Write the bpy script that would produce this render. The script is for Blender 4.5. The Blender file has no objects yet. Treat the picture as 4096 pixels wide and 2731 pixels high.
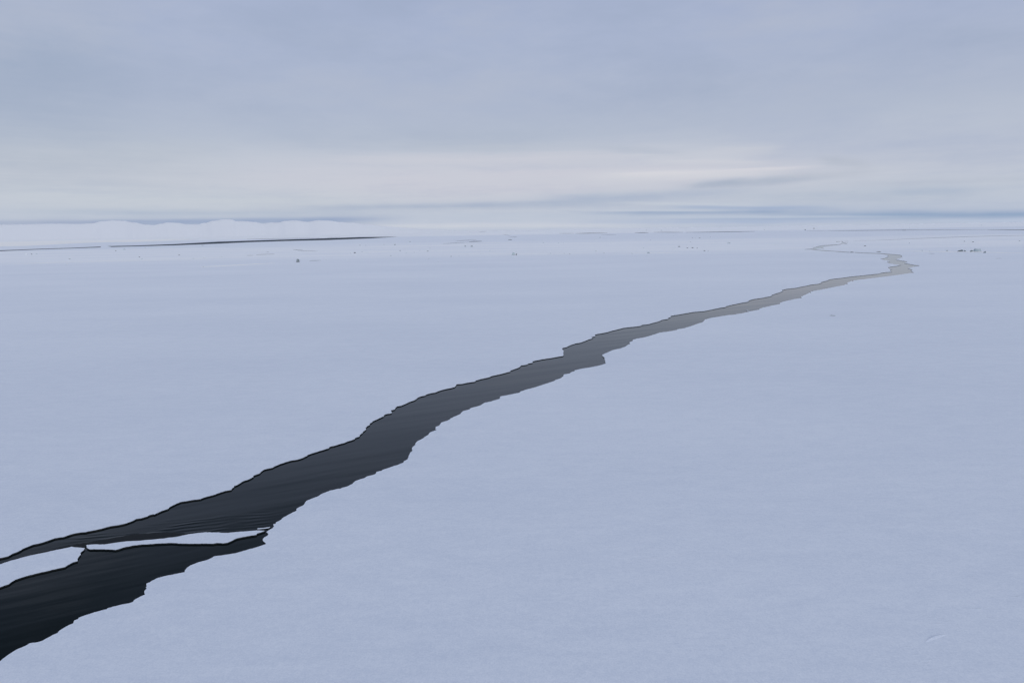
import bpy, bmesh, math, random
from mathutils import Vector, Matrix, noise
from mathutils.geometry import delaunay_2d_cdt

random.seed(7)
SC = bpy.context.scene
COL = SC.collection

# ------------------------------------------------------------------ camera
FPX, CAM_H = 2600.0, 15.0            # focal length in photo pixels, eye height (m)
PITCH, ROLL = math.atan(444.0 / FPX), math.atan(0.0165)
cp, sp_, cr, sr = math.cos(PITCH), math.sin(PITCH), math.cos(ROLL), math.sin(ROLL)
F = Vector((0, cp, -sp_))
R0, U0 = Vector((1, 0, 0)), Vector((0, sp_, cp))
RV = R0 * cr - U0 * sr
UV = R0 * sr + U0 * cr
cam = bpy.data.cameras.new("camera")
cam.sensor_fit = 'HORIZONTAL'; cam.sensor_width = 36.0
cam.lens = FPX / 4096 * 36.0
cam.clip_start = 0.5; cam.clip_end = 200000
camo = bpy.data.objects.new("camera", cam); COL.objects.link(camo)
m = Matrix((RV, UV, -F)).transposed().to_4x4(); m.translation = (0, 0, CAM_H)
camo.matrix_world = m
SC.camera = camo

def ray(px, py):
    return (F * FPX + RV * (px - 2048) - UV * (py - 1365.5)).normalized()
def at(px, py, z=0.0):               # ground point seen at a photo pixel
    d = ray(px, py)
    t = (CAM_H - z) / -d.z
    return Vector((d.x * t, d.y * t, z))
def azel(px, py):
    d = ray(px, py)
    return math.degrees(math.atan2(d.x, d.y)), math.degrees(math.asin(d.z))

# ------------------------------------------------------------------ view, sun, sky
SC.view_settings.view_transform = 'Standard'
SC.view_settings.look = 'None'
SC.view_settings.exposure = 0.0
SC.view_settings.gamma = 1.0
SUN_EL, SUN_AZ = math.radians(11), math.radians(152)   # azimuth clockwise from +Y
sun = bpy.data.lights.new("sun", 'SUN')
sun.energy = 1.3; sun.angle = math.radians(12); sun.color = (1.0, 0.93, 0.86)
suno = bpy.data.objects.new("sun", sun); COL.objects.link(suno)
to_sun = Vector((math.sin(SUN_AZ) * math.cos(SUN_EL), math.cos(SUN_AZ) * math.cos(SUN_EL), math.sin(SUN_EL)))
suno.rotation_euler = to_sun.to_track_quat('Z', 'Y').to_euler()
suno.location = (0, 0, 200)

def lin(c):
    out = []
    for v in c:
        v = v / 255.0
        out.append(v / 12.92 if v <= 0.04045 else ((v + 0.055) / 1.055) ** 2.4)
    return tuple(out)

class E:                              # small shader-math expression builder
    def __init__(s, nt, sock): s.nt, s.k = nt, sock
    def _m(s, op, *a):
        n = s.nt.nodes.new('ShaderNodeMath'); n.operation = op
        for i, v in enumerate((s,) + a):
            if isinstance(v, E): s.nt.links.new(v.k, n.inputs[i])
            else: n.inputs[i].default_value = v
        return E(s.nt, n.outputs[0])
    def __add__(s, o): return s._m('ADD', o)
    def __sub__(s, o): return s._m('SUBTRACT', o)
    def __mul__(s, o): return s._m('MULTIPLY', o)
    def __truediv__(s, o): return s._m('DIVIDE', o)
    def neg_exp(s): return (s * -1.0)._m('EXPONENT')
    def maxv(s, o): return s._m('MAXIMUM', o)
    def minv(s, o): return s._m('MINIMUM', o)
    def smooth(s, a, b):
        n = s.nt.nodes.new('ShaderNodeMapRange'); n.interpolation_type = 'SMOOTHSTEP'
        s.nt.links.new(s.k, n.inputs[0])
        n.inputs[1].default_value = a; n.inputs[2].default_value = b
        n.inputs[3].default_value = 0; n.inputs[4].default_value = 1
        if a > b:
            n.inputs[1].default_value = b; n.inputs[2].default_value = a
            n.inputs[3].default_value = 1; n.inputs[4].default_value = 0
        return E(s.nt, n.outputs[0])

def noise_e(nt, vec, scale, detail=3.0, rough=0.5):
    n = nt.nodes.new('ShaderNodeTexNoise')
    n.inputs['Scale'].default_value = scale
    n.inputs['Detail'].default_value = detail
    n.inputs['Roughness'].default_value = rough
    nt.links.new(vec, n.inputs['Vector'])
    return E(nt, n.outputs['Fac'])
def combine(nt, x, y, z=None):
    n = nt.nodes.new('ShaderNodeCombineXYZ')
    for i, v in enumerate((x, y, z)):
        if isinstance(v, E): nt.links.new(v.k, n.inputs[i])
        elif v is not None: n.inputs[i].default_value = v
    return n.outputs[0]
def mixc(nt, fac, a, b):
    n = nt.nodes.new('ShaderNodeMix'); n.data_type = 'RGBA'
    if isinstance(fac, E): nt.links.new(fac.k, n.inputs[0])
    else: n.inputs[0].default_value = fac
    for s, v in ((n.inputs[6], a), (n.inputs[7], b)):
        if isinstance(v, (tuple, list)): s.default_value = tuple(v[:3]) + (1,)
        else: nt.links.new(v, s)
    return n.outputs[2]

W = bpy.data.worlds.new("World"); SC.world = W; W.use_nodes = True
wt = W.node_tree; wt.nodes.clear()
wout = wt.nodes.new('ShaderNodeOutputWorld'); bg = wt.nodes.new('ShaderNodeBackground')
wt.links.new(bg.outputs[0], wout.inputs[0])
SKY_STR = 0.10
bg.inputs[1].default_value = SKY_STR
sky = wt.nodes.new('ShaderNodeTexSky'); sky.sky_type = 'NISHITA'; sky.sun_disc = False
sky.sun_elevation = SUN_EL; sky.sun_rotation = SUN_AZ
tc = wt.nodes.new('ShaderNodeTexCoord')
sep = wt.nodes.new('ShaderNodeSeparateXYZ'); wt.links.new(tc.outputs['Generated'], sep.inputs[0])
X, Y, Z = (E(wt, sep.outputs[i]) for i in range(3))
el = Z.minv(0.9999).maxv(-0.9999)._m('ARCSINE') * (180 / math.pi)
az = X._m('ARCTAN2', Y) * (180 / math.pi)
# soft wandering of the cloud layers
n1 = noise_e(wt, combine(wt, az * 0.045, el * 0.16, 3.1), 1.0, 4, 0.55) - 0.5
n2 = noise_e(wt, combine(wt, az * 0.05, el * 1.1, 8.4), 1.0, 5, 0.6) - 0.5
n3 = noise_e(wt, combine(wt, az * 0.16, el * 0.45, 1.7), 1.0, 5, 0.6) - 0.5
elw = el + n1 * el.maxv(0.0).minv(8.0) * 0.45
ramp = wt.nodes.new('ShaderNodeValToRGB'); ramp.color_ramp.interpolation = 'B_SPLINE'
STOPS = [(-3, (192, 200, 217)), (0.0, (190, 199, 217)), (0.9, (186, 196, 214)), (2.4, (192, 200, 214)), (4.2, (196, 201, 214)),
         (6.0, (191, 198, 212)), (7.6, (181, 190, 208)), (10, (173, 183, 205)), (14, (171, 182, 207)),
         (20.5, (167, 179, 208)), (25, (100, 114, 136)), (30, (56, 68, 83)), (48, (56, 68, 83)), (64, (225, 232, 248)), (90, (255, 255, 255))]  # unseen dark band invented to blacken the water, bright zenith to light the ice
EMIN, EMAX = -3.0, 90.0
cr_ = ramp.color_ramp
while len(cr_.elements) < len(STOPS): cr_.elements.new(0.5)
for e_, (d, c) in zip(cr_.elements, STOPS):
    e_.position = ((d - EMIN) / (EMAX - EMIN)) ** 0.5
    e_.color = lin(c) + (1,)
rin = ((elw - EMIN) / (EMAX - EMIN)).maxv(0.0)._m('POWER', 0.5)
wt.links.new(rin.k, ramp.inputs[0])
skycol = ramp.outputs[0]

def streak(px1, py1, px2, py2, thick, color, amp, wob=0.6, power=2):
    """a thin cloud layer or gap in the overcast, given by its two ends"""
    global skycol
    a1, e1 = azel(px1, py1); a2, e2 = azel(px2, py2)
    a0, w = (a1 + a2) / 2, abs(a2 - a1) / 2
    k = (e2 - e1) / (a2 - a1)
    t = thick / 45.0
    da = (az - a0) / w
    de = (el - (az - a0) * k - (e1 + e2) / 2 + n2 * (wob * t * 2)) / t
    msk = ((da * da) * (da * da) + de * de).neg_exp() * amp
    msk = (msk * (n3 * 1.2 + 1.0)).minv(1.0).maxv(0.0)
    skycol = mixc(wt, msk, skycol, lin(color))
# broad tone: cream glow low in the middle, grey veil left, blue right
streak(900, 720, 3300, 660, 85, (204, 204, 216), 0.7)
streak(-500, 650, 900, 640, 90, (180, 188, 202), 0.5)
streak(-700, 250, 500, 260, 230, (152, 167, 190), 0.45)
streak(1100, 560, 2300, 545, 50, (173, 183, 202), 0.55)
streak(2900, 560, 4600, 560, 90, (174, 184, 207), 0.55)
streak(2350, 715, 3100, 690, 16, (212, 213, 221), 0.8, 1.2)
streak(2500, 625, 3000, 620, 35, (200, 204, 216), 0.8, 1.0)
streak(-200, 780, 1500, 800, 40, (196, 203, 214), 0.8)
# grey band curling up to the right
streak(1200, 832, 2600, 805, 13, (170, 182, 204), 0.9, 1.0)
streak(2200, 800, 3000, 765, 20, (172, 184, 206), 0.9, 0.8)
streak(2750, 745, 3200, 718, 13, (172, 182, 201), 0.9, 0.8)
streak(3100, 715, 3500, 690, 12, (184, 191, 206), 0.8, 0.8)
streak(2900, 790, 4000, 770, 26, (182, 192, 209), 0.8, 1.0)
# blue gaps near the horizon
streak(2300, 862, 4700, 856, 30, (172, 185, 208), 0.6, 1.2)
streak(2420, 852, 3250, 846, 9, (152, 171, 200), 0.9, 1.0)
streak(2700, 826, 3300, 832, 9, (158, 176, 206), 0.85, 0.9)
streak(3150, 864, 4700, 852, 11, (146, 168, 198), 0.9, 1.0)
streak(2300, 893, 3400, 880, 9, (168, 184, 212), 0.8, 0.7)
streak(1500, 857, 3500, 873, 10, (188, 198, 215), 0.5, 0.8)
streak(-400, 893, 700, 888, 9, (165, 177, 202), 0.85, 0.8)
streak(450, 898, 1500, 878, 17, (150, 167, 197), 0.75, 0.4)
streak(400, 890, 1500, 876, 9, (146, 164, 198), 0.7, 0.6)
streak(100, 845, 1400, 850, 10, (174, 187, 207), 0.6, 0.8)
streak(1400, 905, 2700, 898, 10, (205, 210, 221), 0.85, 0.5)
streak(3700, 884, 4800, 872, 8, (186, 198, 219), 0.9, 0.5)
# broken wisps in the glow at centre right
streak(2450, 700, 2850, 690, 7, (214, 214, 222), 0.9, 1.6)
streak(2780, 690, 3250, 668, 7, (212, 212, 221), 0.85, 1.6)
streak(2600, 640, 3050, 655, 12, (206, 208, 218), 0.7, 2.0)
streak(2850, 600, 3120, 596, 16, (198, 202, 214), 0.7, 1.6)
streak(2350, 590, 2750, 612, 14, (182, 190, 206), 0.6, 1.8)
streak(3280, 640, 3480, 668, 16, (176, 184, 200), 0.6, 1.2)
streak(2780, 742, 2980, 722, 10, (168, 179, 199), 0.85, 1.0)
streak(3000, 728, 3300, 712, 7, (178, 187, 204), 0.7, 1.2)
streak(3350, 740, 4200, 720, 12, (184, 192, 208), 0.7, 1.6)
streak(3550, 770, 3900, 760, 10, (172, 185, 206), 0.6, 1.2)
streak(2500, 812, 3100, 822, 6, (196, 204, 217), 0.8, 1.0)
streak(2300, 838, 2900, 842, 5, (198, 206, 219), 0.7, 1.0)
streak(2500, 868, 3600, 866, 3.5, (186, 198, 217), 0.7, 0.6)
streak(2650, 878, 3500, 874, 3.5, (158, 176, 205), 0.6, 0.6)
streak(1300, 640, 2500, 622, 14, (207, 207, 217), 0.5, 2.0)
streak(1500, 590, 2300, 600, 22, (186, 193, 207), 0.5, 2.0)
# fine layering and large soft mottling
n4 = noise_e(wt, combine(wt, az * 0.35, el * 2.6, 5.5), 1.0, 5, 0.65) - 0.5
fine = (n2 * 0.9 * el.smooth(9.0, 1.0) + n3 * 0.55 + n4 * 0.75 * el.smooth(12.0, 1.0))
skycol = mixc(wt, (fine * 0.55).maxv(0.0), skycol, lin((150, 166, 198)))
skycol = mixc(wt, (fine * -0.45).maxv(0.0), skycol, lin((214, 217, 224)))
n6 = noise_e(wt, combine(wt, az * 0.07, el * 0.22, 12.3), 1.0, 6, 0.62) - 0.5
up = el.smooth(6.0, 12.0)
skycol = mixc(wt, (n6 * 2.2 * up).maxv(0.0).minv(0.6), skycol, lin((182, 189, 206)))
skycol = mixc(wt, (n6 * -2.2 * up).maxv(0.0).minv(0.5), skycol, lin((158, 171, 196)))
sc_ = wt.nodes.new('ShaderNodeMix'); sc_.data_type = 'RGBA'; sc_.blend_type = 'MULTIPLY'
sc_.inputs[0].default_value = 1.0; sc_.clamp_result = False
wt.links.new(skycol, sc_.inputs[6]); g = 1.0 / SKY_STR
zen = (el.smooth(56.0, 74.0) * 1.15 + 1.0) * g  # zenith above the view boosted to brighten the ice
wt.links.new(combine(wt, zen, zen, zen), sc_.inputs[7])
fin = mixc(wt, 0.96, sky.outputs[0], sc_.outputs[2])
wt.links.new(fin, bg.inputs[0])

# ------------------------------------------------------------------ materials
def material(name):
    mt = bpy.data.materials.new(name); mt.use_nodes = True
    nt = mt.node_tree; b = nt.nodes['Principled BSDF']
    return mt, nt, b
def pos(nt):
    n = nt.nodes.new('ShaderNodeNewGeometry'); return n.outputs['Position']
def mapping(nt, vec, scale, rot=(0, 0, 0)):
    n = nt.nodes.new('ShaderNodeMapping'); n.vector_type = 'POINT'
    nt.links.new(vec, n.inputs['Vector'])
    n.inputs['Scale'].default_value = scale; n.inputs['Rotation'].default_value = rot
    return n.outputs[0]
def bump(nt, h, strength, dist, prev=None):
    n = nt.nodes.new('ShaderNodeBump')
    n.inputs['Strength'].default_value = strength; n.inputs['Distance'].default_value = dist
    nt.links.new(h.k, n.inputs['Height'])
    if prev is not None: nt.links.new(prev, n.inputs['Normal'])
    return n.outputs[0]

FRESH = (0.80, 0.84, 0.92)
def snow_material(name, c0, c1):
    mt, nt, b = material(name)
    p = pos(nt)
    wind = mapping(nt, p, (0.35, 1.0, 1.0), (0, 0, math.radians(-14)))
    big = noise_e(nt, mapping(nt, p, (0.012, 0.03, 0.03)), 1.0, 4, 0.55)
    mid = noise_e(nt, wind, 0.22, 5, 0.6)
    sast = noise_e(nt, wind, 1.6, 4, 0.6)
    grain = noise_e(nt, p, 14.0, 3, 0.7)
    speck = noise_e(nt, p, 4.0, 5, 0.8)
    coarse = noise_e(nt, mapping(nt, p, (0.5, 1.1, 1)), 1.0, 4, 0.75)
    f = (big - 0.5) * 1.5 + (mid - 0.5) * 0.5 + (grain - 0.5) * 2.6 + (speck - 0.5) * 2.0 + (coarse - 0.5) * 1.3 + 0.5
    f = f.maxv(0.0).minv(1.0)
    col = mixc(nt, f, c0, c1)
    # fields of fresher snow lie across the far pack, parallel to the distant leads
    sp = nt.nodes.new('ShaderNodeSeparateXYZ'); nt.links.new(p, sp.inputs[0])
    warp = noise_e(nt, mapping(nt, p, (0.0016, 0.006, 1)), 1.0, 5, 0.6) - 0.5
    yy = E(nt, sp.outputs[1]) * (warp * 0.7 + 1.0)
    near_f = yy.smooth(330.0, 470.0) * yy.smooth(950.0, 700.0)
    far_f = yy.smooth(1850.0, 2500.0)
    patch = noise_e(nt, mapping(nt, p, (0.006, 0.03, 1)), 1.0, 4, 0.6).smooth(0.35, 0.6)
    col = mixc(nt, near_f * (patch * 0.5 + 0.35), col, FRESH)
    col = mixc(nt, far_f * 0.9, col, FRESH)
    nt.links.new(col, b.inputs['Base Color'])
    b.inputs['Roughness'].default_value = 0.55
    b.inputs['Specular IOR Level'].default_value = 0.4
    b.inputs['Sheen Weight'].default_value = 0.14; b.inputs['Sheen Roughness'].default_value = 0.35
    b.inputs['Sheen Tint'].default_value = (0.9, 0.94, 1.0, 1)
    n = bump(nt, mid, 0.3, 0.22)
    carve = noise_e(nt, mapping(nt, p, (0.12, 0.2, 1)), 1.0, 2, 0.5).smooth(0.5, 0.68)
    tick = noise_e(nt, mapping(nt, p, (1.6, 6.0, 1.0), (0, 0, math.radians(-20))), 1.0, 3, 0.6).smooth(0.55, 0.8)
    n = bump(nt, sast, 0.35, 0.035, n)
    n = bump(nt, tick * carve, 0.5, 0.035, n)
    n = bump(nt, grain, 0.35, 0.012, n)
    nt.links.new(n, b.inputs['Normal'])
    return mt
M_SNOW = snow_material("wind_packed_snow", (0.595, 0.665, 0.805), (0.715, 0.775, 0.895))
M_HILL = snow_material("hill_snow", (0.85, 0.865, 0.885), (0.89, 0.895, 0.91))

M_EDGE, nt, b = material("wet_dark_ice_edge")
e_ = noise_e(nt, pos(nt), 6.0, 4)
nt.links.new(mixc(nt, e_, (0.006, 0.008, 0.010), (0.02, 0.027, 0.033)), b.inputs['Base Color'])
b.inputs['Roughness'].default_value = 0.5; b.inputs['Specular IOR Level'].default_value = 0.2

def water_material():
    mt, nt, b = material("cold_sea_water")
    p = pos(nt)
    b.inputs['Base Color'].default_value = (0.002, 0.0045, 0.0055, 1)
    b.inputs['Specular Tint'].default_value = (0.74, 0.94, 1.0, 1)
    b.inputs['Roughness'].default_value = 0.06
    b.inputs['Specular IOR Level'].default_value = 0.14
    # the wind draws long low ripples along the lead
    q = at(1300, 2000) - at(700, 2115); ang = math.atan2(q.y, q.x)
    streaks = noise_e(nt, mapping(nt, p, (1, 1, 1), (0, 0, -ang)), 1.0, 0, 0.6)
    rot = mapping(nt, p, (1, 1, 1), (0, 0, -ang))
    streaks = noise_e(nt, mapping(nt, rot, (0.06, 0.42, 1.0)), 1.0, 3, 0.5)
    rip = noise_e(nt, mapping(nt, rot, (1.1, 5.5, 1.0)), 1.0, 3, 0.5)
    # a train of ripples spreading off the upper side of the loose slab
    wv = nt.nodes.new('ShaderNodeTexWave'); wv.bands_direction = 'Y'
    wv.inputs['Scale'].default_value = 0.8; wv.inputs['Distortion'].default_value = 9.0
    wv.inputs['Detail'].default_value = 2.0; wv.inputs['Detail Scale'].default_value = 0.35
    c = at(640, 2120)
    nt.links.new(mapping(nt, p, (1, 1, 1), (0, 0, math.radians(-13))), wv.inputs['Vector'])
    sp = nt.nodes.new('ShaderNodeSeparateXYZ'); nt.links.new(p, sp.inputs[0])
    dx = (E(nt, sp.outputs[0]) - c.x); dy = (E(nt, sp.outputs[1]) - c.y)
    u = (dx * math.cos(0.24) + dy * math.sin(0.24)) / 5.0
    v = (dy * math.cos(0.24) - dx * math.sin(0.24)) / 0.9
    mask = (u * u * u * u + v * v).neg_exp()
    wave = E(nt, wv.outputs['Fac']) * mask * noise_e(nt, mapping(nt, rot, (0.35, 0.9, 1.0)), 1.0, 2, 0.5).smooth(0.35, 0.7)
    h = streaks * 0.05 + rip * 0.0012
    n = bump(nt, h, 0.6, 1.0)
    n = bump(nt, wave, 0.7, 0.022, n)
    nt.links.new(n, b.inputs['Normal'])
    return mt
M_WATER = water_material()

M_NILAS, nt, b = material("dark_new_ice")
e_ = noise_e(nt, mapping(nt, pos(nt), (0.01, 0.03, 1)), 1.0, 4)
nt.links.new(mixc(nt, e_, (0.055, 0.07, 0.09), (0.10, 0.12, 0.145)), b.inputs['Base Color'])
b.inputs['Roughness'].default_value = 0.95; b.inputs['Specular IOR Level'].default_value = 0.0

def block_material(name, side0, side1, cap=0.55):
    mt, nt, b = material(name)
    gn = nt.nodes.new('ShaderNodeNewGeometry')
    sp = nt.nodes.new('ShaderNodeSeparateXYZ'); nt.links.new(gn.outputs['Normal'], sp.inputs[0])
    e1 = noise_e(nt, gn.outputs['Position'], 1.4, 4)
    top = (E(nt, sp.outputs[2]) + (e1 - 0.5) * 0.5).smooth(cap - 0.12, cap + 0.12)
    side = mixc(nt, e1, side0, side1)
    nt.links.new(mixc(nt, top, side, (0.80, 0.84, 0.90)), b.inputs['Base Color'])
    b.inputs['Roughness'].default_value = 0.6
    nt.links.new(bump(nt, e1, 0.5, 0.1), b.inputs['Normal'])
    return mt
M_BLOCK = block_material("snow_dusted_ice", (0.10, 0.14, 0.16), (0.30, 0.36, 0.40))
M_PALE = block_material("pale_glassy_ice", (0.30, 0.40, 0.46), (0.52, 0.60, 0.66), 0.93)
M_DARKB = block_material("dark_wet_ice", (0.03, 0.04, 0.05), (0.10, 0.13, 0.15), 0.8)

# ------------------------------------------------------------------ helpers
def link(name, me, mats=(), parent=None):
    o = bpy.data.objects.new(name, me); COL.objects.link(o)
    for mt in mats: me.materials.append(mt)
    if parent is not None: o.parent = parent
    return o
def tag(o, label=None, cat=None, group=None, kind=None):
    if label: o['label'] = label
    if cat: o['category'] = cat
    if group: o['group'] = group
    if kind: o['kind'] = kind
    return o

def px(ox, oy, s, pts):               # crop coordinates -> photo pixels
    return [(ox + x / s, oy + y / s) for x, y in pts]
def rough(poly, cell=None, amp=0.10, closed=True):
    """break long straight edges of a world polygon into small jagged steps"""
    out = []
    n = len(poly)
    for i in range(n if closed else n - 1):
        a, b_ = poly[i], poly[(i + 1) % n]
        out.append(a)
        L = (b_ - a).length
        dist = max(20.0, (a.x ** 2 + a.y ** 2) ** 0.5)
        k = int(min(8, L / (dist * 0.0028)))
        if k < 2 or dist > 400: continue
        nrm = Vector((-(b_ - a).y, (b_ - a).x, 0)).normalized()
        for j in range(1, k):
            t = (j + random.uniform(-.25, .25)) / k
            out.append(a.lerp(b_, t) + nrm * random.uniform(-1, 1) * amp * L / k * 1.6)
    if not closed: out.append(poly[-1])
    return out

# ------------------------------------------------------------------ outline of the open lead
S = 3.36
UP = []
UP += px(0, 2050, S, [(0,607),(60,595),(115,580),(170,548),(240,522),(310,480),(385,450),(450,425),(520,412),(580,395),(650,372),(740,340),(800,330),(850,325),(940,292),(1010,275),(1090,262),(1150,258),(1230,240),(1320,222),(1390,205),(1480,180),(1590,165),(1690,142),(1790,105),(1830,82),(1900,72),(1980,48),(2010,30),(2060,18)])
UP += px(600, 1950, S, [(60,358),(120,328),(190,300),(250,278),(260,262),(300,240),(360,210),(410,190),(480,180),(560,165),(620,158),(680,150),(730,130),(800,110),(880,88),(950,60),(1010,42),(1090,28)])
UP += px(650, 1650, S, [(935,1015),(960,1000),(962,985),(1000,972),(1045,945),(1065,930),(1100,912),(1150,900),(1170,890),(1222,862),(1220,848),(1260,830),(1310,812),(1330,788),(1370,762),(1420,750),(1480,738),(1510,718),(1580,688),(1660,662),(1740,640),(1810,630),(1860,615),(1900,598),(1940,582),(1955,565),(2000,548),(2060,530),(2130,508),(2190,490),(2230,478)])
UP += px(1250, 1450, S, [(219,1147),(228,1130),(290,1118),(350,1098),(420,1080),(460,1062),(520,1045),(565,1028),(580,1008),(628,992),(630,975),(665,950),(680,930),(710,905),(722,885),(708,878),(730,858),(770,835),(768,822),(800,802),(805,790),(850,770),(888,752),(920,738),(960,718),(968,700),(1000,688),(1060,680),(1065,672),(1055,640),(1100,630),(1135,588),(1190,578),(1250,555),(1265,545),(1330,518),(1360,510),(1400,485),(1420,468),(1450,455),(1520,440),(1530,428),(1590,410),(1655,400),(1700,380),(1760,362),(1840,345),(1905,330),(1925,312),(1935,292),(2010,285),(2100,268),(2185,255)])
UP += px(1850, 1250, S, [(178,912),(250,892),(350,872),(380,858),(410,848),(460,838),(530,822),(600,802),(642,795),(645,780),(700,760),(750,742),(778,722),(785,710),(870,698),(880,685),(945,672),(942,655),(1060,630),(1180,612),(1280,595),(1350,583),(1358,570),(1352,545),(1362,518),(1350,505),(1338,486),(1350,475),(1400,465),(1440,442),(1510,418),(1580,405),(1650,382),(1690,362),(1750,345),(1732,330),(1785,318),(1782,296),(1850,282),(1930,268),(2010,245),(2080,228)])
UP += px(2450, 1050, S, [(144,880),(200,872),(280,865),(340,858),(385,848),(400,838),(490,828),(540,812),(610,795),(670,770),(745,758),(748,745),(780,735),(782,718),(860,705),(960,688),(1090,665),(1220,655),(1290,642),(1370,625),(1450,608),(1515,600),(1530,588),(1600,570),(1690,552),(1720,545),(1820,528),(1830,512),(1900,492),(2000,478),(2140,450),(2140,438),(2200,415)])
UP += px(3050, 950, S, [(274,724),(258,708),(330,690),(440,680),(520,662),(600,648),(650,635),(740,625),(792,612),(782,602),(830,588),(888,577),(878,568),(960,555),(1050,545),(1150,532),(1250,520),(1350,510),(1450,500),(1570,487),(1590,476),(1660,468),(1735,463),
 (1722,452),(1712,446),(1720,436),(1740,425),(1708,428),(1700,416),(1686,405),(1720,395),(1790,385),(1862,370),(1800,364),(1740,353),(1700,348),(1690,338),(1672,334),(1715,320),(1690,312),(1640,304),(1582,289),(1640,278),(1692,258),(1675,251),(1698,243),(1600,223)])
# thin tail of the lead running back to the left
TAIL_LO = px(3050, 950, S, [(1450,216),(1300,210),(1235,204),(1085,200),(990,192),(905,187),(800,181),(680,170),(640,163),(557,161),(600,156),(680,153),(705,146),(672,140),(690,133),(740,120),(810,107),(920,100),(1030,95),(1062,83),(1070,66),(1060,60),(985,60),(1000,54),(1066,53)])
TAIL_HI = px(3050, 950, S, [(1085,62),(1100,70),(1152,77),(1120,80),(1140,92),(1080,88),(1040,99),(960,110),(900,116),(832,125),(800,136),(830,148),(790,148),(740,153),(700,163),(800,172),(905,180),(990,186),(1085,193),(1235,199),(1300,204),(1450,209),(1600,215)])
DN = px(3050, 950, S, [(1780,228),(1850,236),(1872,242),(1865,255),(1880,265),(1840,280),(1800,293),(1795,300),(1850,310),(1900,318),(1942,322),(1935,330),(1905,345),(1960,355),(2040,372),(2120,377),(2030,395),(1990,405),(1955,418),(2018,432),(1995,440),(2010,460),(2035,472),(1960,482),(1890,493),(1800,505),(1700,518),(1580,532),(1480,545),(1400,555),(1300,568),(1220,578),(1218,592),(1200,585),(1145,605),(1140,628),(1115,630),(1090,642),(1000,657),(900,678),(800,698),(720,712),(640,728),(655,745),(635,742),(600,758),(560,775),(520,795),(527,812),(505,815),(430,828),(330,850),(280,862),(235,880),(235,893),(160,908),(105,920)])
DN += px(2450, 1050, S, [(2016,607),(1975,625),(1968,635),(1920,642),(1850,655),(1790,670),(1740,682),(1640,698),(1540,708),(1440,725),(1340,740),(1245,765),(1235,778),(1215,800),(1150,820),(1080,845),(1020,865),(960,882),(870,898),(865,905),(790,920),(720,930),(640,940),(560,965),(490,988),(400,1010),(330,1020),(268,1040),(270,1055),(220,1075),(240,1088),(200,1110),(160,1135),(100,1155),(20,1172)])
DN += px(1850, 1250, S, [(2016,506),(1960,530),(1900,555),(1875,570),(1880,585),(1905,600),(1912,625),(1918,655),(1925,685),(1860,705),(1780,722),(1700,738),(1620,750),(1560,762),(1505,775),(1510,785),(1470,795),(1445,815),(1365,830),(1355,855),(1320,880),(1250,905),(1230,920),(1160,942),(1100,962),(1040,982),(985,1000),(920,1018),(850,1035),(780,1060),(765,1075),(680,1092),(600,1108),(510,1125),(495,1160),(440,1175),(370,1195),(290,1212),(235,1248),(150,1270),(100,1288),(95,1300),(30,1315)])
DN += px(1250, 1450, S, [(2016,656),(1985,690),(1930,715),(1855,748),(1845,765),(1790,785),(1725,805),(1705,845),(1655,862),(1652,885),(1665,902),(1580,935),(1560,965),(1500,1005),(1460,1030),(1415,1050),(1380,1085),(1385,1100),(1335,1145),(1335,1165),(1340,1185),(1310,1215),(1290,1260),(1280,1295),(1225,1325),(1222,1342),(1150,1370),(1080,1392),(1000,1420)])
DN += px(1330, 1850, 11.76, [(2352,330),(2310,375),(2060,430),(2040,500),(1980,545),(1800,595),(1600,650),(1500,715),(1250,790),(1090,850),(930,990),(700,1110),(480,1165),(370,1215),(160,1235)])
DN += px(650, 1650, S, [(2352,1022),(2250,1045),(2150,1085),(2070,1130),(2000,1155),(1945,1178),(1920,1200),(1895,1240),(1850,1262),(1800,1290),(1800,1315),(1730,1350),(1680,1375),(1630,1402),(1600,1430),(1560,1455)])
DN += px(600, 1950, S, [(1693,462),(1690,480),(1655,490),(1668,515),(1650,540),(1600,568),(1565,590),(1590,625),(1575,645),(1535,665),(1518,685),(1520,712),(1545,735),(1562,752),(1500,775),(1440,795),(1390,810),(1310,830),(1230,855),(1160,875),(1080,888),(1000,900),(930,910),(860,920),(820,945),(760,970),(700,985),(620,1010),(540,1042),(500,1070),(470,1105),(465,1132),(400,1145),(320,1160),(220,1180),(150,1198),(80,1218),(30,1245)])
DN += px(0, 2250, S, [(2016,257),(1970,275),(1965,290),(1972,310),(1962,325),(1970,345),(1942,375),(1940,390),(1950,425),(1870,460),(1800,500),(1790,520),(1740,540),(1650,555),(1550,580),(1450,605),(1430,622),(1370,635),(1270,662),(1200,685),(1130,708),(1060,735),(1045,755),(1000,770),(985,810),(930,832),(870,865),(835,885),(795,912),(770,942),(700,972),(640,1005),(570,1045),(480,1068),(400,1078),(350,1108),(250,1150),(180,1188),(100,1240),(40,1285),(0,1322)])
lead_px = UP + TAIL_LO + TAIL_HI + DN
lead = [at(x, y) for x, y in lead_px]
# beyond the left of the picture the lead runs on and closes
u0, d0 = lead[0], lead[-1]
ext = []
dirn = Vector((-0.95, -0.30, 0))
for k in range(1, 15):
    ext.append(d0 + Vector((-2.2 * k, -0.9 * k + random.uniform(-.3, .3), 0)))
top = []
for k in range(1, 15):
    t = k / 15
    base = u0.lerp(u0 + Vector((-34, -11, 0)), t)
    top.append(base + Vector((0, random.uniform(-.3, .3), 0)))
lead = lead + ext + top[::-1]
lead = rough(lead)

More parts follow.
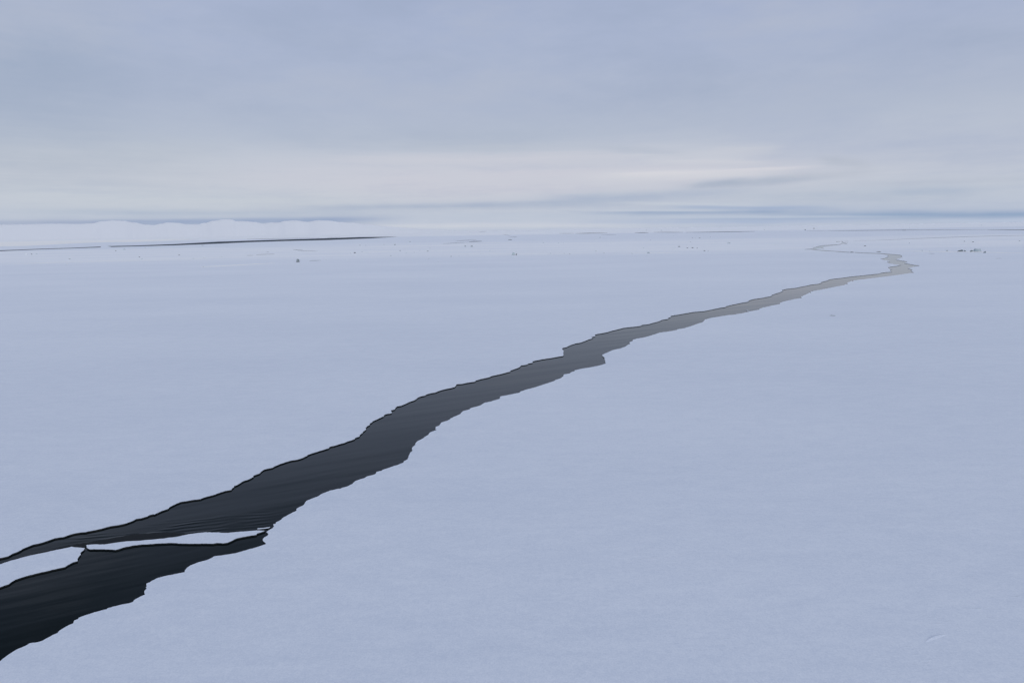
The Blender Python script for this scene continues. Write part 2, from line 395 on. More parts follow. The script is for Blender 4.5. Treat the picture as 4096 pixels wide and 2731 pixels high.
def strip(pts, thick):                # a crack given as a line with a thickness in pixels
    n = len(pts)
    w = [thick * (0.25 + 0.75 * math.sin(math.pi * (i + 0.3) / (n - 0.4))) if n > 2 else thick for i in range(n)]
    a = [(x, y - w[i] / 2) for i, (x, y) in enumerate(pts)]
    b_ = [(x, y + w[i] / 2) for i, (x, y) in enumerate(pts)]
    return [at(x, y) for x, y in a + b_[::-1]]
def dense(pts, k=4, j=0.0):
    out = []
    for i in range(len(pts) - 1):
        (x0, y0), (x1, y1) = pts[i], pts[i + 1]
        for q in range(k):
            t = q / k
            out.append((x0 + (x1 - x0) * t, y0 + (y1 - y0) * t + (random.uniform(-j, j) if q else 0)))
    out.append(pts[-1]); return out

C1, C2, C3 = (0, 780, 1.722), (1366, 780, 1.722), (2732, 780, 1.724)
holes = [lead]
def P(c, *pts): return px(c[0], c[1], c[2], pts)
# far dark lead on the left, broken once by an ice bridge
holes.append([at(x, y) for x, y in P(C1, (-900,398),(-400,392),(0,382),(250,372),(500,364),(697,355.5),(690,361),(500,368),(250,376),(0,387),(-400,397))])
holes.append([at(x, y) for x, y in P(C1, (738,352.5),(900,349.5),(1200,338.5),(1500,322),(1700,315.5),(1900,309),(2100,303),(2352,295)) +
              P(C2, (120,290.5),(250,289),(392,288),(200,299),(0,307)) + P(C1, (2240,311),(2100,314),(1900,319.5),(1700,326),(1500,335.5),(1200,347),(900,355),(770,358))])
far_lines = [
 (C1, [(1700,304),(1950,300),(2200,296)], 1.0), (C1, [(2250,297),(2345,290)], .8),
 (C2, [(0,282),(70,279),(150,278)], .8),
 (C2, [(785,317),(850,313),(930,310)], 1.0), (C2, [(878,322),(915,320),(968,318.5)], 2.2), (C2, [(700,336),(790,330),(890,325)], .9),
 (C2, [(1148,309),(1175,308)], 2.0), (C2, [(1155,290),(1210,289)], .7), (C2, [(1110,272),(1165,280)], .6),
 (C2, [(1500,265),(1600,265)], .7), (C2, [(1612,265),(1700,263.5),(1832,262)], 1.6), (C2, [(1790,274),(1895,274)], .6),
 (C2, [(2020,260),(2070,260),(2115,259.5)], 1.6), (C2, [(2150,257),(2250,257),(2352,257.5)], 1.2), (C2, [(950,254),(1000,253)], .5),
 (C3, [(20,258),(200,256),(350,254),(495,252)], 1.5), (C3, [(840,248),(1000,248)], .5), (C3, [(1000,247.5),(1150,246),(1400,243),(1700,241.5),(2100,240.5)], 1.3),
 (C3, [(2100,241),(2300,241),(2600,241),(3200,243)], 2.0), (C3, [(1510,243.5),(1540,243.5)], 1.6),
 (C3, [(1172,318),(1400,310),(1600,301),(1850,292),(2100,284),(2352,279),(2900,265)], .75),
 (C3, [(1112,321),(1140,319)], .6),
 (C1, [(2018,378),(2050,379),(2085,379)], 1.7), (C1, [(2050,384),(2120,384.5),(2190,388)], 1.0), (C1, [(1765,412),(1830,409),(1892,407)], 1.3),
 (C1, [(1700,416),(1745,416)], .8), (C1, [(1830,394),(1855,391)], .6),
 (C1, [(2130,454),(2170,452),(2212,450)], .9), (C1, [(1395,493),(1425,494)], .9), (C1, [(1385,347),(1405,347)], 1.0),
 (C3, [(1690,403),(1735,406)], .6), (C3, [(2155,438),(2200,436)], .5),
]
for c, pts, th in far_lines:
    q = P(c, *pts)
    holes.append(strip(dense(q, 3), th))
# isolated dark slit right of the lead
holes.append(strip([(3318, 1262.3), (3326, 1261.4), (3333, 1262.6), (3342, 1262.8)], 1.6))

# ------------------------------------------------------------------ snow-covered sea ice with real openings
RAD = 42000.0
verts, edges, loops = [], [], []
def add_loop(poly):
    i0 = len(verts)
    for v in poly: verts.append(Vector((v.x, v.y)))
    n = len(poly); idx = list(range(i0, i0 + n))
    for k in range(n): edges.append((idx[k], idx[(k + 1) % n]))
    loops.append(idx)
for h_ in holes: add_loop(h_)
circ = []
for rr, nn in ((RAD, 96), (9000, 64), (2600, 48), (700, 40), (250, 30), (90, 24)):
    for k in range(nn):
        a = 2 * math.pi * k / nn
        verts.append(Vector((rr * math.cos(a), rr * math.sin(a))))
def inside(pt, poly):
    x, y = pt; r = False; n = len(poly); j = n - 1
    for i in range(n):
        xi, yi, xj, yj = poly[i].x, poly[i].y, poly[j].x, poly[j].y
        if (yi > y) != (yj > y) and x < (xj - xi) * (y - yi) / (yj - yi) + xi: r = not r
        j = i
    return r
ov, oe, of, _, _, _ = delaunay_2d_cdt(verts, edges, [], 0, 1e-5)
boxes = [(min(p.x for p in h), max(p.x for p in h), min(p.y for p in h), max(p.y for p in h)) for h in holes]
tris = []
for f in of:
    cx = sum(ov[i].x for i in f) / len(f); cy = sum(ov[i].y for i in f) / len(f)
    bad = False
    for h_, bb in zip(holes, boxes):
        if bb[0] <= cx <= bb[1] and bb[2] <= cy <= bb[3] and inside((cx, cy), h_): bad = True; break
    if not bad: tris.append(f)
FREE = 0.068                          # freeboard of the ice above the water
bm = bmesh.new()
bv = [bm.verts.new((v.x, v.y, 0)) for v in ov]
for f in tris:
    try:
        fc = bm.faces.new([bv[i] for i in f])
        if fc.calc_area() > 0:
            fc.normal_update()
            if fc.normal.z < 0: fc.normal_flip()
    except ValueError: pass
bm.edges.ensure_lookup_table()
rim = [e for e in bm.edges if len(e.link_faces) == 1 and (e.verts[0].co.length < RAD * 0.9)]
low = {}
def below(v):
    if v not in low: low[v] = bm.verts.new((v.co.x, v.co.y, -0.45))
    return low[v]
for e in rim:
    a, b_ = e.link_loops[0].vert, e.link_loops[0].link_loop_next.vert
    fc = bm.faces.new((b_, a, below(a), below(b_))); fc.material_index = 1
for v in [v for v in bm.verts if not v.link_edges]: bm.verts.remove(v)
me = bpy.data.meshes.new("sea_ice"); bm.to_mesh(me); bm.free()
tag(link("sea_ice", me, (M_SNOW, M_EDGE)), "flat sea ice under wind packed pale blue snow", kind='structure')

def disc(name, r0, r1, z, mat, seg=96):
    bm = bmesh.new()
    a_ = [bm.verts.new((r1 * math.cos(2 * math.pi * k / seg), r1 * math.sin(2 * math.pi * k / seg), z)) for k in range(seg)]
    if r0 <= 0: bm.faces.new(a_)
    else:
        b_ = [bm.verts.new((r0 * math.cos(2 * math.pi * k / seg), r0 * math.sin(2 * math.pi * k / seg), z)) for k in range(seg)]
        for k in range(seg): bm.faces.new((b_[k], a_[k], a_[(k + 1) % seg], b_[(k + 1) % seg]))
    me = bpy.data.meshes.new(name); bm.to_mesh(me); bm.free()
    return link(name, me, (mat,))
tag(disc("water", 0, 700, -FREE, M_WATER), "dark still sea water in the open lead", kind='structure')
tag(disc("dark_new_ice", 704, 40000, -FREE, M_NILAS), "dark thin new ice in the far leads", kind='structure')

# ------------------------------------------------------------------ loose slabs in the lead
def slab(name, poly, ztop, thick, label, cat, group=None, mats=(M_SNOW, M_EDGE), tilt=(0, 0)):
    c = sum(poly, Vector()) / len(poly)
    pts = [p - c for p in poly]
    bm = bmesh.new()
    t = [bm.verts.new((p.x, p.y, ztop + tilt[0] * p.x + tilt[1] * p.y)) for p in pts]
    l = [bm.verts.new((p.x, p.y, -thick)) for p in pts]
    f = bm.faces.new(t); f.normal_update()
    flip = f.normal.z < 0
    if flip: f.normal_flip()
    n = len(t)
    for i in range(n):
        j = (i + 1) % n
        q = (t[i], l[i], l[j], t[j]) if not flip else (t[j], l[j], l[i], t[i])
        w = bm.faces.new(q); w.material_index = 1
    bm.faces.new(l[::-1] if not flip else l).material_index = 1
    bmesh.ops.triangulate(bm, faces=[f_ for f_ in bm.faces if len(f_.verts) > 4])
    me = bpy.data.meshes.new(name); bm.to_mesh(me); bm.free()
    o = link(name, me, mats); o.location = (c.x, c.y, 0)
    return tag(o, label, cat, group)
fl1 = px(0, 2050, S, [(0,690),(60,668),(150,638),(260,610),(400,572),(560,540),(720,505),(850,478),(965,452),(985,458),(1010,462),(1040,462),(1080,466),(1140,472),(1125,500),(1085,530),(1080,545),(1085,560),(1070,575),(1045,610),(1040,628),(1045,645),(990,660),(930,690),(875,725),(780,745),(700,762),(630,782),(560,795),(480,815),(380,840),(300,865),(210,895),(150,930),(115,958),(60,975),(0,998)])
w1 = [at(x, y) for x, y in fl1]
e0, e1 = w1[-1], w1[0]
w1 += [e0 + Vector((-1.5, -.9, 0)), e0 + Vector((-3.2, -1.3, 0)), e0 + Vector((-5.0, -1.0, 0)), e1 + Vector((-5.2, -1.9, 0)), e1 + Vector((-2.6, -.9, 0))]
G_F = "loose ice slabs floating in the open lead"
slab("ice_floe", rough(w1), -0.004, 0.3, "broad snow-covered slab floating in the black lead, running off the left edge", "ice floe", G_F)
fl2 = px(0, 2050, S, [(1158,432),(1240,425),(1320,424),(1400,425),(1480,413),(1560,400),(1630,390),(1700,382),(1780,378),(1850,375),(1920,370),(2000,362),(2200,345)])
fl2 += px(600, 1950, S, [(230,672),(336,661),(400,650),(480,632),(560,618),(650,605),(750,595),(830,600),(920,598),(960,604),(1050,605),(1150,595),(1280,585),(1400,575),(1500,572),(1545,578),(1500,595),(1440,612),(1430,630),(1340,645),(1250,660),(1180,675),(1130,695),(1080,720),(1040,738),(980,745),(900,740),(850,750),(750,748),(640,750),(520,752),(420,748),(330,742),(260,740),(190,745),(100,748),(0,755)])
fl2 += px(0, 2050, S, [(1900,425),(1780,440),(1660,465),(1600,485),(1550,498),(1450,490),(1340,488),(1200,488),(1170,470),(1162,458),(1166,445)])
slab("ice_floe", rough([at(x, y) for x, y in fl2]), 0.002, 0.3, "long narrow white slab in the lead, its thin tip reaching the right bank", "ice floe", G_F)
fl3 = px(600, 1950, S, [(1440,548),(1455,541),(1520,538),(1570,531),(1620,526),(1610,535),(1580,544),(1500,552),(1445,556)])
slab("ice_splinter", [at(x, y, -0.03) for x, y in fl3], -0.03, 0.14, "small white ice splinter floating just above the narrow slab's tip", "ice splinter", G_F)
fl4 = px(2450, 1050, S, [(1788,640),(1815,642),(1845,648),(1838,652),(1810,648)])
slab("ice_splinter", [at(x, y, -0.03) for x, y in fl4], -0.03, 0.12, "tiny ice splinter by the lower bank of the grey middle stretch of the lead", "ice splinter", G_F)

# ------------------------------------------------------------------ distant snow hills
def interp(tab, x):
    if x <= tab[0][0]: return tab[0][1]
    for (a, ya), (b_, yb) in zip(tab, tab[1:]):
        if x <= b_:
            t = (x - a) / (b_ - a); t = t * t * (3 - 2 * t)
            return ya + (yb - ya) * t
    return tab[-1][1]
SKYLINE = [(-900, 920), (-500, 905), (-200, 900)] + P(C1, (0,206),(200,202),(400,198),(560,200),(650,195),(720,181),(800,176),(870,178),(930,189),(1020,204),(1070,208),(1120,198),(1170,190),(1230,192),(1300,202),(1370,203),(1420,193),(1480,178),(1560,168),(1600,168),(1640,181),(1700,181),(1760,186),(1820,196),(1880,190),(1920,190),(1980,178),(2040,175),(2120,185),(2200,175),(2260,176),(2352,187)) + P(C2, (60,191),(150,200),(300,211),(600,222),(1000,238),(1400,243))
FOOT = [(-900, 1012), (0, 986), (465, 969), (987, 954), (1366, 941), (1700, 934), (2180, 924)]
cols, rows = 560, 56
bm = bmesh.new(); grid = []
for i in range(cols):
    x = -880 + (2180 + 880) * i / (cols - 1)
    base = at(x, interp(FOOT, x)); rs = min(base.length, 2700.0)
    dr = base.normalized()
    rr = 3700.0
    d = ray(x, interp(SKYLINE, x)); H = max(0.0, d.z / math.hypot(d.x, d.y) * rr + CAM_H)
    fade = min(1, (2180 - x) / 700.0, (x + 880) / 250.0)
    row = []
    run = min(760.0, max(60.0, H * 4.2))
    for j in range(rows):
        q = j / (rows - 1)
        if q < 0.2: r = rs + (rr - 780 - rs) * q / 0.2
        elif q < 0.8: r = rr - 780 + 830 * (q - 0.2) / 0.6
        else: r = rr + 50 + 1500 * (q - 0.8) / 0.2
        p = dr * r
        s1 = min(1, (r - rs) / 60.0)
        u = min(1, max(0, (r - rr + run) / run))
        s2 = u * (1 - 0.18 * math.sin(2 * math.pi * u) / 1.13) if u < 1 else 1.0
        u = 1 - u
        s2 = 1 - (u * u / 0.3 if u < 0.15 else (u - 0.075) / 0.925)
        lowpart = min(5.0, H * 0.1)
        z = lowpart * s1 + (H - lowpart) * max(0, s2)
        z *= (1 - min(1, max(0, (r - rr) / 1500.0)) ** 1.2) * max(0.0, fade)
        if j == 0 or j == rows - 1: z = -1.0
        row.append(bm.verts.new((p.x, p.y, z + 0.01)))
    grid.append(row)
for i in range(cols - 1):
    for j in range(rows - 1):
        bm.faces.new((grid[i][j], grid[i + 1][j], grid[i + 1][j + 1], grid[i][j + 1]))
bmesh.ops.recalc_face_normals(bm, faces=bm.faces[:])
for f in bm.faces: f.smooth = True
me = bpy.data.meshes.new("hills"); bm.to_mesh(me); bm.free()
if me.polygons[len(me.polygons) // 2].normal.z < 0: me.flip_normals()
tag(link("hills", me, (M_HILL,)), "low rounded snow hills on the horizon at left", kind='structure')

# ------------------------------------------------------------------ ice lumps standing on the pack
def lump_mesh(name, seed, mat, n=16, sx=1.0, sy=0.8, sz=1.0, lean=0.0, flat=False):
    r = random.Random(seed)
    bm = bmesh.new()
    for k in range(n):
        a = r.uniform(0, 2 * math.pi); q = r.uniform(0.55, 1.0)
        z = r.random() ** (0.8 if not flat else 1.8)
        w = (1 - 0.45 * z) * q
        bm.verts.new((0.5 * sx * w * math.cos(a) + lean * z, 0.5 * sy * w * math.sin(a), sz * z))
    for k in range(7):
        a = 2 * math.pi * k / 7 + r.uniform(-.2, .2); q = r.uniform(.85, 1.0)
        bm.verts.new((0.5 * sx * q * math.cos(a), 0.5 * sy * q * math.sin(a), -0.12))
    res = bmesh.ops.convex_hull(bm, input=bm.verts[:])
    junk = [g for g in res['geom_interior'] if isinstance(g, bmesh.types.BMVert)] + [g for g in res['geom_unused'] if isinstance(g, bmesh.types.BMVert)]
    bmesh.ops.delete(bm, geom=list(set(junk)), context='VERTS')
    bmesh.ops.recalc_face_normals(bm, faces=bm.faces[:])
    me = bpy.data.meshes.new(name); bm.to_mesh(me); bm.free()
    me.materials.append(mat)
    return me
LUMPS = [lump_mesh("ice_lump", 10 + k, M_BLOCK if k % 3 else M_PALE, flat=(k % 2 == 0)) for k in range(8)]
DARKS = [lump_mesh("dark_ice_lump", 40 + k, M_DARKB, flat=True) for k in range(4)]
_k = [0]
def lump(c, x, y, w, h, label, group=None, dark=False, name="ice_block", cat="ice block"):
    """an ice lump whose foot stands at a point; w, h give its real size there"""
    X_, Y_ = c[0] + x / c[2], c[1] + y / c[2]
    p = at(X_, Y_); D = math.hypot(p.length, CAM_H)
    pool = DARKS if dark else LUMPS
    _k[0] += 1
    me = pool[_k[0] % len(pool)]
    o = bpy.data.objects.new(name, me); COL.objects.link(o)
    wm, hm = w / c[2] * D / FPX, h / c[2] * D / FPX
    o.location = (p.x, p.y, 0); o.scale = (wm, max(wm * 0.6, hm), hm)
    o.rotation_euler = (0, 0, random.uniform(-0.35, 0.35) - math.atan2(p.x, p.y))
    return tag(o, label, cat, group)

def big_block(name, c, x, y, w, h, label, parts, cat="ice block", group=None):
    X_, Y_ = c[0] + x / c[2], c[1] + y / c[2]
    p = at(X_, Y_); D = math.hypot(p.length, CAM_H); u = D / FPX / c[2]
    root = bpy.data.objects.new(name, None); COL.objects.link(root)
    root.location = (p.x, p.y, 0); root.rotation_euler = (0, 0, -math.atan2(p.x, p.y))
    tag(root, label, cat, group)
    for nm, mat, seed, (ox, oy, oz), (pw, pd, ph), lean, flat in parts:
        me = lump_mesh(nm, seed, mat, n=22, lean=lean, flat=flat)
        o = link(nm, me, (), root)
        o.location = (ox * w * u, oy * w * u, oz * h * u); o.scale = (pw * w * u, pd * w * u, ph * h * u)
    return root
# crop coordinates: boxes measured in the photograph
big_block("upright_ice_block", C1, 2050, 464, 28, 24, "lone dark grey upright ice block tilted on the snow, left of the picture's middle",
  [("tilted_slab", M_BLOCK, 3, (-0.05, 0, 0), (0.62, 0.45, 1.0), 0.12, False), ("broken_shard", M_BLOCK, 5, (0.25, 0.1, 0.15), (0.42, 0.3, 0.75), 0.1, False),
   ("flat_foot", M_DARKB, 8, (0.05, -0.05, 0), (1.0, 0.5, 0.16), 0.0, True)])
big_block("ice_hummock", C2, 1187, 415, 44, 24, "pale dome-topped ice hummock with a dark undercut foot and upturned right tip",
  [("pale_dome", M_PALE, 14, (-0.02, 0.05, 0), (0.62, 0.5, 1.0), 0.0, False), ("side_slab", M_PALE, 17, (-0.18, -0.05, 0), (0.5, 0.4, 0.5), 0.1, False),
   ("dark_foot", M_DARKB, 9, (0, -0.1, 0), (1.0, 0.45, 0.14), 0.0, True), ("upturned_tip", M_DARKB, 21, (0.36, 0, 0), (0.2, 0.18, 0.5), 0.4, False)])
big_block("ice_rubble_pile", C3, 2015, 393, 70, 20, "widest grey ice rubble pile on the snow near the right edge",
  [("rubble_slab", M_PALE, 31, (0.1, 0, 0), (0.62, 0.3, 1.0), 0.0, False), ("rubble_chunk", M_BLOCK, 33, (-0.22, -0.03, 0), (0.35, 0.2, 0.55), 0.0, False),
   ("rubble_chunk", M_PALE, 35, (0.3, 0.02, 0), (0.3, 0.2, 0.9), 0.0, False), ("dark_foot", M_DARKB, 37, (0.05, -0.06, 0), (0.95, 0.22, 0.16), 0.0, True)])
big_block("ice_rubble_pile", C3, 1920, 390, 44, 11, "low rubble pile with dark gaps just left of the widest rubble pile",
  [("rubble_chunk", M_DARKB, 41, (-0.25, 0, 0), (0.45, 0.3, 0.8), 0.1, True), ("rubble_chunk", M_BLOCK, 43, (0.05, 0.05, 0), (0.4, 0.3, 1.0), 0.0, False),
   ("rubble_chunk", M_BLOCK, 45, (0.36, 0, 0), (0.3, 0.25, 0.8), 0.0, False)])
big_block("ice_hummock", C2, 2115, 402, 34, 10, "low pale hummock alone on the snow between middle and the lead's far bend",
  [("pale_dome", M_PALE, 51, (0, 0, 0), (0.7, 0.4, 1.0), 0.0, False), ("dark_foot", M_DARKB, 53, (0.05, -0.05, 0), (1.0, 0.35, 0.25), 0.0, True)])
big_block("ice_block", C2, 897, 357, 18, 11, "stubby grey block, right one of the pair behind the domed hummock's left",
  [("squared_block", M_BLOCK, 55, (0.1, 0, 0), (0.75, 0.5, 1.0), 0.0, False), ("leaning_chip", M_PALE, 57, (-0.35, 0, 0), (0.35, 0.3, 0.6), 0.0, False)])

lump(C2, 852, 355, 13, 7, "smaller left one of the pair of grey blocks behind the domed hummock's left")
lump(C3, 2080, 399, 15, 11, "grey wedge of ice just right of the widest rubble pile")
lump(C3, 1352, 393, 36, 5, "flat dark ice slab lying just above the lead's far right bend", dark=True)
lump(C3, 1165, 397, 36, 5, "flat dark ice slab lying on the lead's thin far crack", dark=True)
lump(C3, 1078, 324, 40, 4, "flat dark slab at the very top end of the winding lead", dark=True)
lump(C3, 315, 334, 26, 7, "low grey lump on the snow left of the far winding crack, behind three dark lumps")
lump(C3, 1255, 353, 14, 5, "small dark lump on the snow enclosed by the far crack's bend", dark=True)
lump(C3, 903, 232, 13, 4, "small dark lump on the bright strip beyond the right-hand far lead", dark=True)
lump(C3, 2000, 325, 14, 4, "small dark lump behind the widest rubble pile", dark=True)
lump(C2, 592, 388, 26, 5, "flat dark lump left of the domed hummock", dark=True)
lump(C2, 1390, 330, 16, 5, "small grey lump well behind the domed hummock's right")
lump(C2, 1755, 388, 20, 6, "low grey lump right of the domed hummock, larger than its neighbours")
lump(C1, 960, 428, 9, 5, "small dark lump nearest below the left end of the long dark lead", dark=True)
lump(C1, 1230, 414, 24, 4, "flat dark lump below the long dark lead at left", dark=True)
lump(C1, 1410, 434, 18, 4, "flat grey lump right of the dark lump below the long dark lead")
lump(C1, 855, 377, 18, 6, "pale grey lump close under the ice bridge in the long dark lead")
lump(C1, 330, 467, 15, 3, "left one of two flat lumps near the left edge of the snow")
lump(C1, 462, 474, 13, 3, "right one of two flat lumps near the left edge of the snow")
lump(C2, 92, 400, 17, 7, "darker right one of a close pair of lumps below the far lead's tip", dark=True)
lump(C2, 65, 401, 18, 5, "paler left one of a close pair of lumps below the far lead's tip")

def few(label, group, items, cat="ice block"):
    for c, x, y, w, h, dk in items:
        lump(c, x, y, w, h, label, group, bool(dk), "ice_lump", cat)
few("tiny dark ice lump in the short row left of the far winding crack", "three dark lumps in a row left of the far crack",
    [(C3, 30, 366, 15, 5, 1), (C3, 65, 366, 17, 7, 1), (C3, 98, 366, 11, 3, 1)])
few("tiny flat lump just below the row of dark lumps left of the far crack", "two flat lumps below the dark row",
    [(C3, 148, 386, 17, 4, 1), (C3, 175, 385, 9, 3, 0)])
few("tiny ice lump scattered on the snow straight right of the domed hummock", "tiny lumps right of the domed hummock",
    [(C2, 1390, 404, 15, 4, 0), (C2, 1440, 404, 15, 4, 0), (C2, 1535, 403, 16, 4, 0), (C2, 1572, 405, 9, 3, 1), (C2, 1808, 402, 8, 4, 1), (C2, 2003, 404, 16, 4, 0), (C2, 1500, 402, 6, 2, 0), (C2, 1880, 403, 6, 2, 0)])
few("tiny ice lump scattered on the far snow behind the low pale hummock", "tiny lumps on the far snow right of middle",
    [(C2, 1860, 329, 16, 4, 0), (C2, 1495, 332, 10, 3, 0), (C2, 1530, 330, 7, 2, 0), (C2, 1780, 294, 10, 4, 0), (C2, 2080, 367, 11, 4, 0), (C2, 2325, 359, 18, 7, 0), (C2, 2295, 363, 20, 4, 0), (C2, 2130, 312, 6, 3, 1), (C2, 1745, 310, 9, 2, 0), (C2, 2285, 283, 9, 2, 0), (C2, 2030, 308, 7, 2, 0)])
few("tiny ice lump scattered on the snow left of the domed hummock", "tiny lumps left of the domed hummock",
    [(C2, 403, 385, 14, 4, 0), (C2, 445, 402, 10, 4, 0), (C2, 340, 419, 8, 4, 0), (C2, 755, 424, 9, 4, 1), (C2, 600, 439, 11, 3, 0), (C2, 665, 460, 7, 2, 0), (C2, 1022, 383, 13, 3, 0), (C2, 610, 368, 12, 4, 0), (C2, 540, 383, 8, 2, 0), (C2, 958, 408, 6, 2, 0), (C2, 810, 420, 6, 2, 0), (C2, 650, 388, 8, 2, 0), (C2, 500, 396, 6, 3, 0)])
few("tiny ice lump scattered on the snow right below the tip of the long dark lead", "tiny lumps below the far lead's tip",
    [(C2, 125, 348, 16, 5, 0), (C2, 165, 349, 10, 4, 0), (C2, 293, 342, 7, 3, 1), (C2, 472, 324, 15, 4, 0), (C2, 140, 394, 14, 3, 0), (C2, 368, 344, 14, 5, 0), (C2, 200, 372, 6, 2, 0), (C2, 40, 443, 12, 2, 0), (C2, 65, 445, 10, 2, 0)])
few("tiny ice lump scattered on the snow under the long dark lead at left", "tiny lumps under the long dark lead",
    [(C1, 978, 441, 15, 3, 0), (C1, 798, 385, 8, 4, 1), (C1, 218, 409, 9, 4, 1), (C1, 250, 407, 10, 4, 0), (C1, 480, 442, 14, 4, 0), (C1, 1330, 438, 20, 3, 0), (C1, 1130, 405, 9, 2, 0), (C1, 1245, 437, 8, 2, 0), (C1, 1590, 402, 8, 2, 0), (C1, 1870, 466, 12, 2, 0), (C1, 1500, 491, 30, 2, 0), (C1, 1520, 427, 30, 2, 0), (C1, 1000, 365, 6, 2, 0), (C1, 2245, 447, 10, 2, 0), (C1, 180, 410, 16, 3, 0), (C1, 400, 368, 7, 2, 0)])
few("tiny ice lump on the bright strip beyond the far right lead line", "tiny lumps beyond the far right lead",
    [(C2, 2205, 245, 14, 3, 0), (C2, 2100, 244, 5, 3, 1), (C3, 842, 243, 10, 6, 0), (C3, 2055, 210, 12, 2, 0), (C3, 560, 240, 6, 2, 0), (C3, 1560, 226, 6, 2, 0)])
few("tiny ice lump on the snow between the far right lead and the rubble piles", "tiny lumps right of the winding crack",
    [(C3, 1940, 322, 7, 4, 0), (C3, 1770, 317, 16, 3, 0), (C3, 1560, 334, 9, 5, 0), (C3, 2250, 320, 10, 3, 0), (C3, 2320, 318, 10, 3, 0), (C3, 1650, 385, 12, 5, 0), (C3, 1820, 386, 12, 5, 0), (C3, 1700, 387, 6, 2, 0)])
few("tiny dark ice lump in the thin row far left of the winding crack's top", "tiny lumps far left of the crack top",
    [(C3, 65, 296, 8, 3, 1), (C3, 85, 297, 8, 2, 0), (C3, 115, 297, 18, 3, 1), (C3, 50, 324, 7, 4, 0), (C3, 190, 290, 6, 2, 0), (C3, 1108, 279, 6, 2, 0)])

# ------------------------------------------------------------------ low snow drifts near the ship
def drift(p0, p1, width, height, label):
    a, b_ = at(*p0), at(*p1); L = (b_ - a).length; d = (b_ - a).normalized(); n = Vector((-d.y, d.x, 0))
    c = (a + b_) / 2; bm = bmesh.new(); K, J = 28, 7; g = []
    for i in range(K + 1):
        t = i / K; env = math.sin(math.pi * t) ** 0.8; bend = 0.06 * L * math.sin(2.6 * t)
        row = []
        for j in range(J + 1):
            s = j / J * 2 - 1
            prof = (1 - abs(s - 0.25) / (0.75 if s > 0.25 else 1.25)) ** 1.3
            q = a + d * (L * t) + n * (s * width * (0.3 + 0.7 * env) + bend) - c
            z = height * env * prof * (0.75 + 0.4 * noise.noise(Vector((t * 6, s, 2.2)))) if 0 < j < J and 0 < i < K else -0.01
            row.append(bm.verts.new((q.x, q.y, z)))
        g.append(row)
    for i in range(K):
        for j in range(J): bm.faces.new((g[i][j], g[i + 1][j], g[i + 1][j + 1], g[i][j + 1])).smooth = True
    bmesh.ops.recalc_face_normals(bm, faces=bm.faces[:])
    me = bpy.data.meshes.new("snow_drift"); bm.to_mesh(me); bm.free()
    o = link("snow_drift", me, (M_SNOW,)); o.location = (c.x, c.y, 0.0)
    return tag(o, label, "snow drift")
drift((3702, 2566), (3790, 2538), 0.10, 0.03, "small wind-carved snow drift near the lower right corner")


def ridge(c, pts, w, h, label):
    """a long low bank of blown snow along a line on the far pack"""
    q = dense(P(c, *pts), 14, 0.35); g = []; bm = bmesh.new()
    ctr = at(*q[len(q) // 2])
    for i, (x, y) in enumerate(q):
        p = at(x, y); e = math.sin(math.pi * i / (len(q) - 1)) ** 0.5
        e *= 0.45 + 0.55 * abs(noise.noise(Vector((i * 0.37, c[0] * 0.01, y * 0.01)))) * 2
        u = p.normalized(); row = []
        for k, (s_, z) in enumerate(((-1, -.02), (-.55, .45), (-.1, 1), (.4, .8), (1, -.02))):
            v = p + u * (s_ * w * (0.4 + 0.6 * e)) - ctr
            row.append(bm.verts.new((v.x, v.y, max(-.02, z * h * e) if z > 0 else -.02)))
        g.append(row)
    for a, b_ in zip(g, g[1:]):
        for k in range(4): bm.faces.new((a[k], b_[k], b_[k + 1], a[k + 1])).smooth = True
    bmesh.ops.recalc_face_normals(bm, faces=bm.faces[:])
    me = bpy.data.meshes.new("snow_ridge"); bm.to_mesh(me); bm.free()
    o = link("snow_ridge", me, (M_HILL,)); o.location = (ctr.x, ctr.y, 0)
    return tag(o, label, "snow ridge")
ridge(C2, [(700, 404), (1200, 406), (1700, 400)], 3.0, 0.3, "long low white snow ridge in line with the domed hummock's foot")
ridge(C2, [(1900, 401), (2352, 396)], 3.0, 0.3, "low white snow ridge right of the low pale hummock")
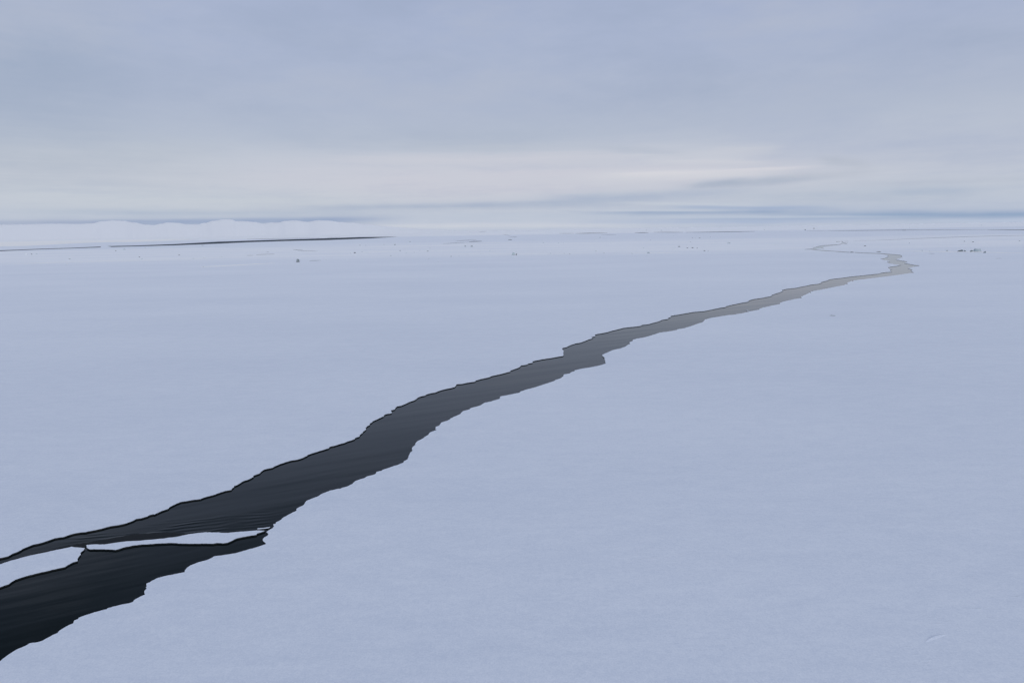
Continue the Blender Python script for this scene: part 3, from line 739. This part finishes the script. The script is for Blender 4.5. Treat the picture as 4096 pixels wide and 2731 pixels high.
ridge(C3, [(1480, 387), (1850, 392), (2352, 400)], 3.0, 0.3, "low white snow ridge running under the rubble piles near the right edge")
ridge(C3, [(570, 347), (620, 343), (665, 346)], 3.5, 0.35, "short bright snow ridge just left of the far crack's leftmost tip")
ridge(C3, [(1930, 326), (2150, 321), (2340, 320)], 4.0, 0.4, "thin white snow ridge behind the rubble piles near the right edge")
ridge(C1, [(0, 478), (500, 462), (1100, 445), (1500, 436)], 3.0, 0.28, "long low white snow ridge below the far lead at the left edge")
ridge(C1, [(1380, 496), (1520, 490), (1900, 468)], 2.5, 0.25, "faint white snow ridge left of the lone dark upright block")
ridge(C2, [(760, 338), (1000, 330), (1300, 326)], 5.0, 0.4, "thin white snow ridge far behind the domed hummock")
ridge(C2, [(0, 415), (250, 392), (420, 388)], 3.0, 0.3, "low white snow ridge beside the close pair of lumps below the far lead's tip")

# black sheet painted as the calm water's dark reflection along the loose slabs
M_DARK_REFL, nt, b = material("painted_dark_reflection")
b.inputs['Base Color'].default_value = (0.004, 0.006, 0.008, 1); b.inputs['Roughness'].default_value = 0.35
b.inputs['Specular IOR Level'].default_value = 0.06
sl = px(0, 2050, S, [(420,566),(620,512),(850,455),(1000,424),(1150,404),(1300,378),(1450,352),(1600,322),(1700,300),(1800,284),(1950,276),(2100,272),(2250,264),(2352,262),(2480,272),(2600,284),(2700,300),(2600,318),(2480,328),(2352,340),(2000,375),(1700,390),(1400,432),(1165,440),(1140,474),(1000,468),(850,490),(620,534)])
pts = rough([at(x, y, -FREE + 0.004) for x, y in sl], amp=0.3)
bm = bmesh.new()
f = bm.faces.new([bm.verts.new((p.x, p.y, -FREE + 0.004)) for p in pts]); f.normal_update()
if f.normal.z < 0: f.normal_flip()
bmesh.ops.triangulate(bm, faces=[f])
me = bpy.data.meshes.new("painted_reflection"); bm.to_mesh(me); bm.free()
tag(link("painted_reflection", me, (M_DARK_REFL,)), "painted dark reflection on the water along the upper edge of the loose slabs", "painted_reflection", kind='stuff')
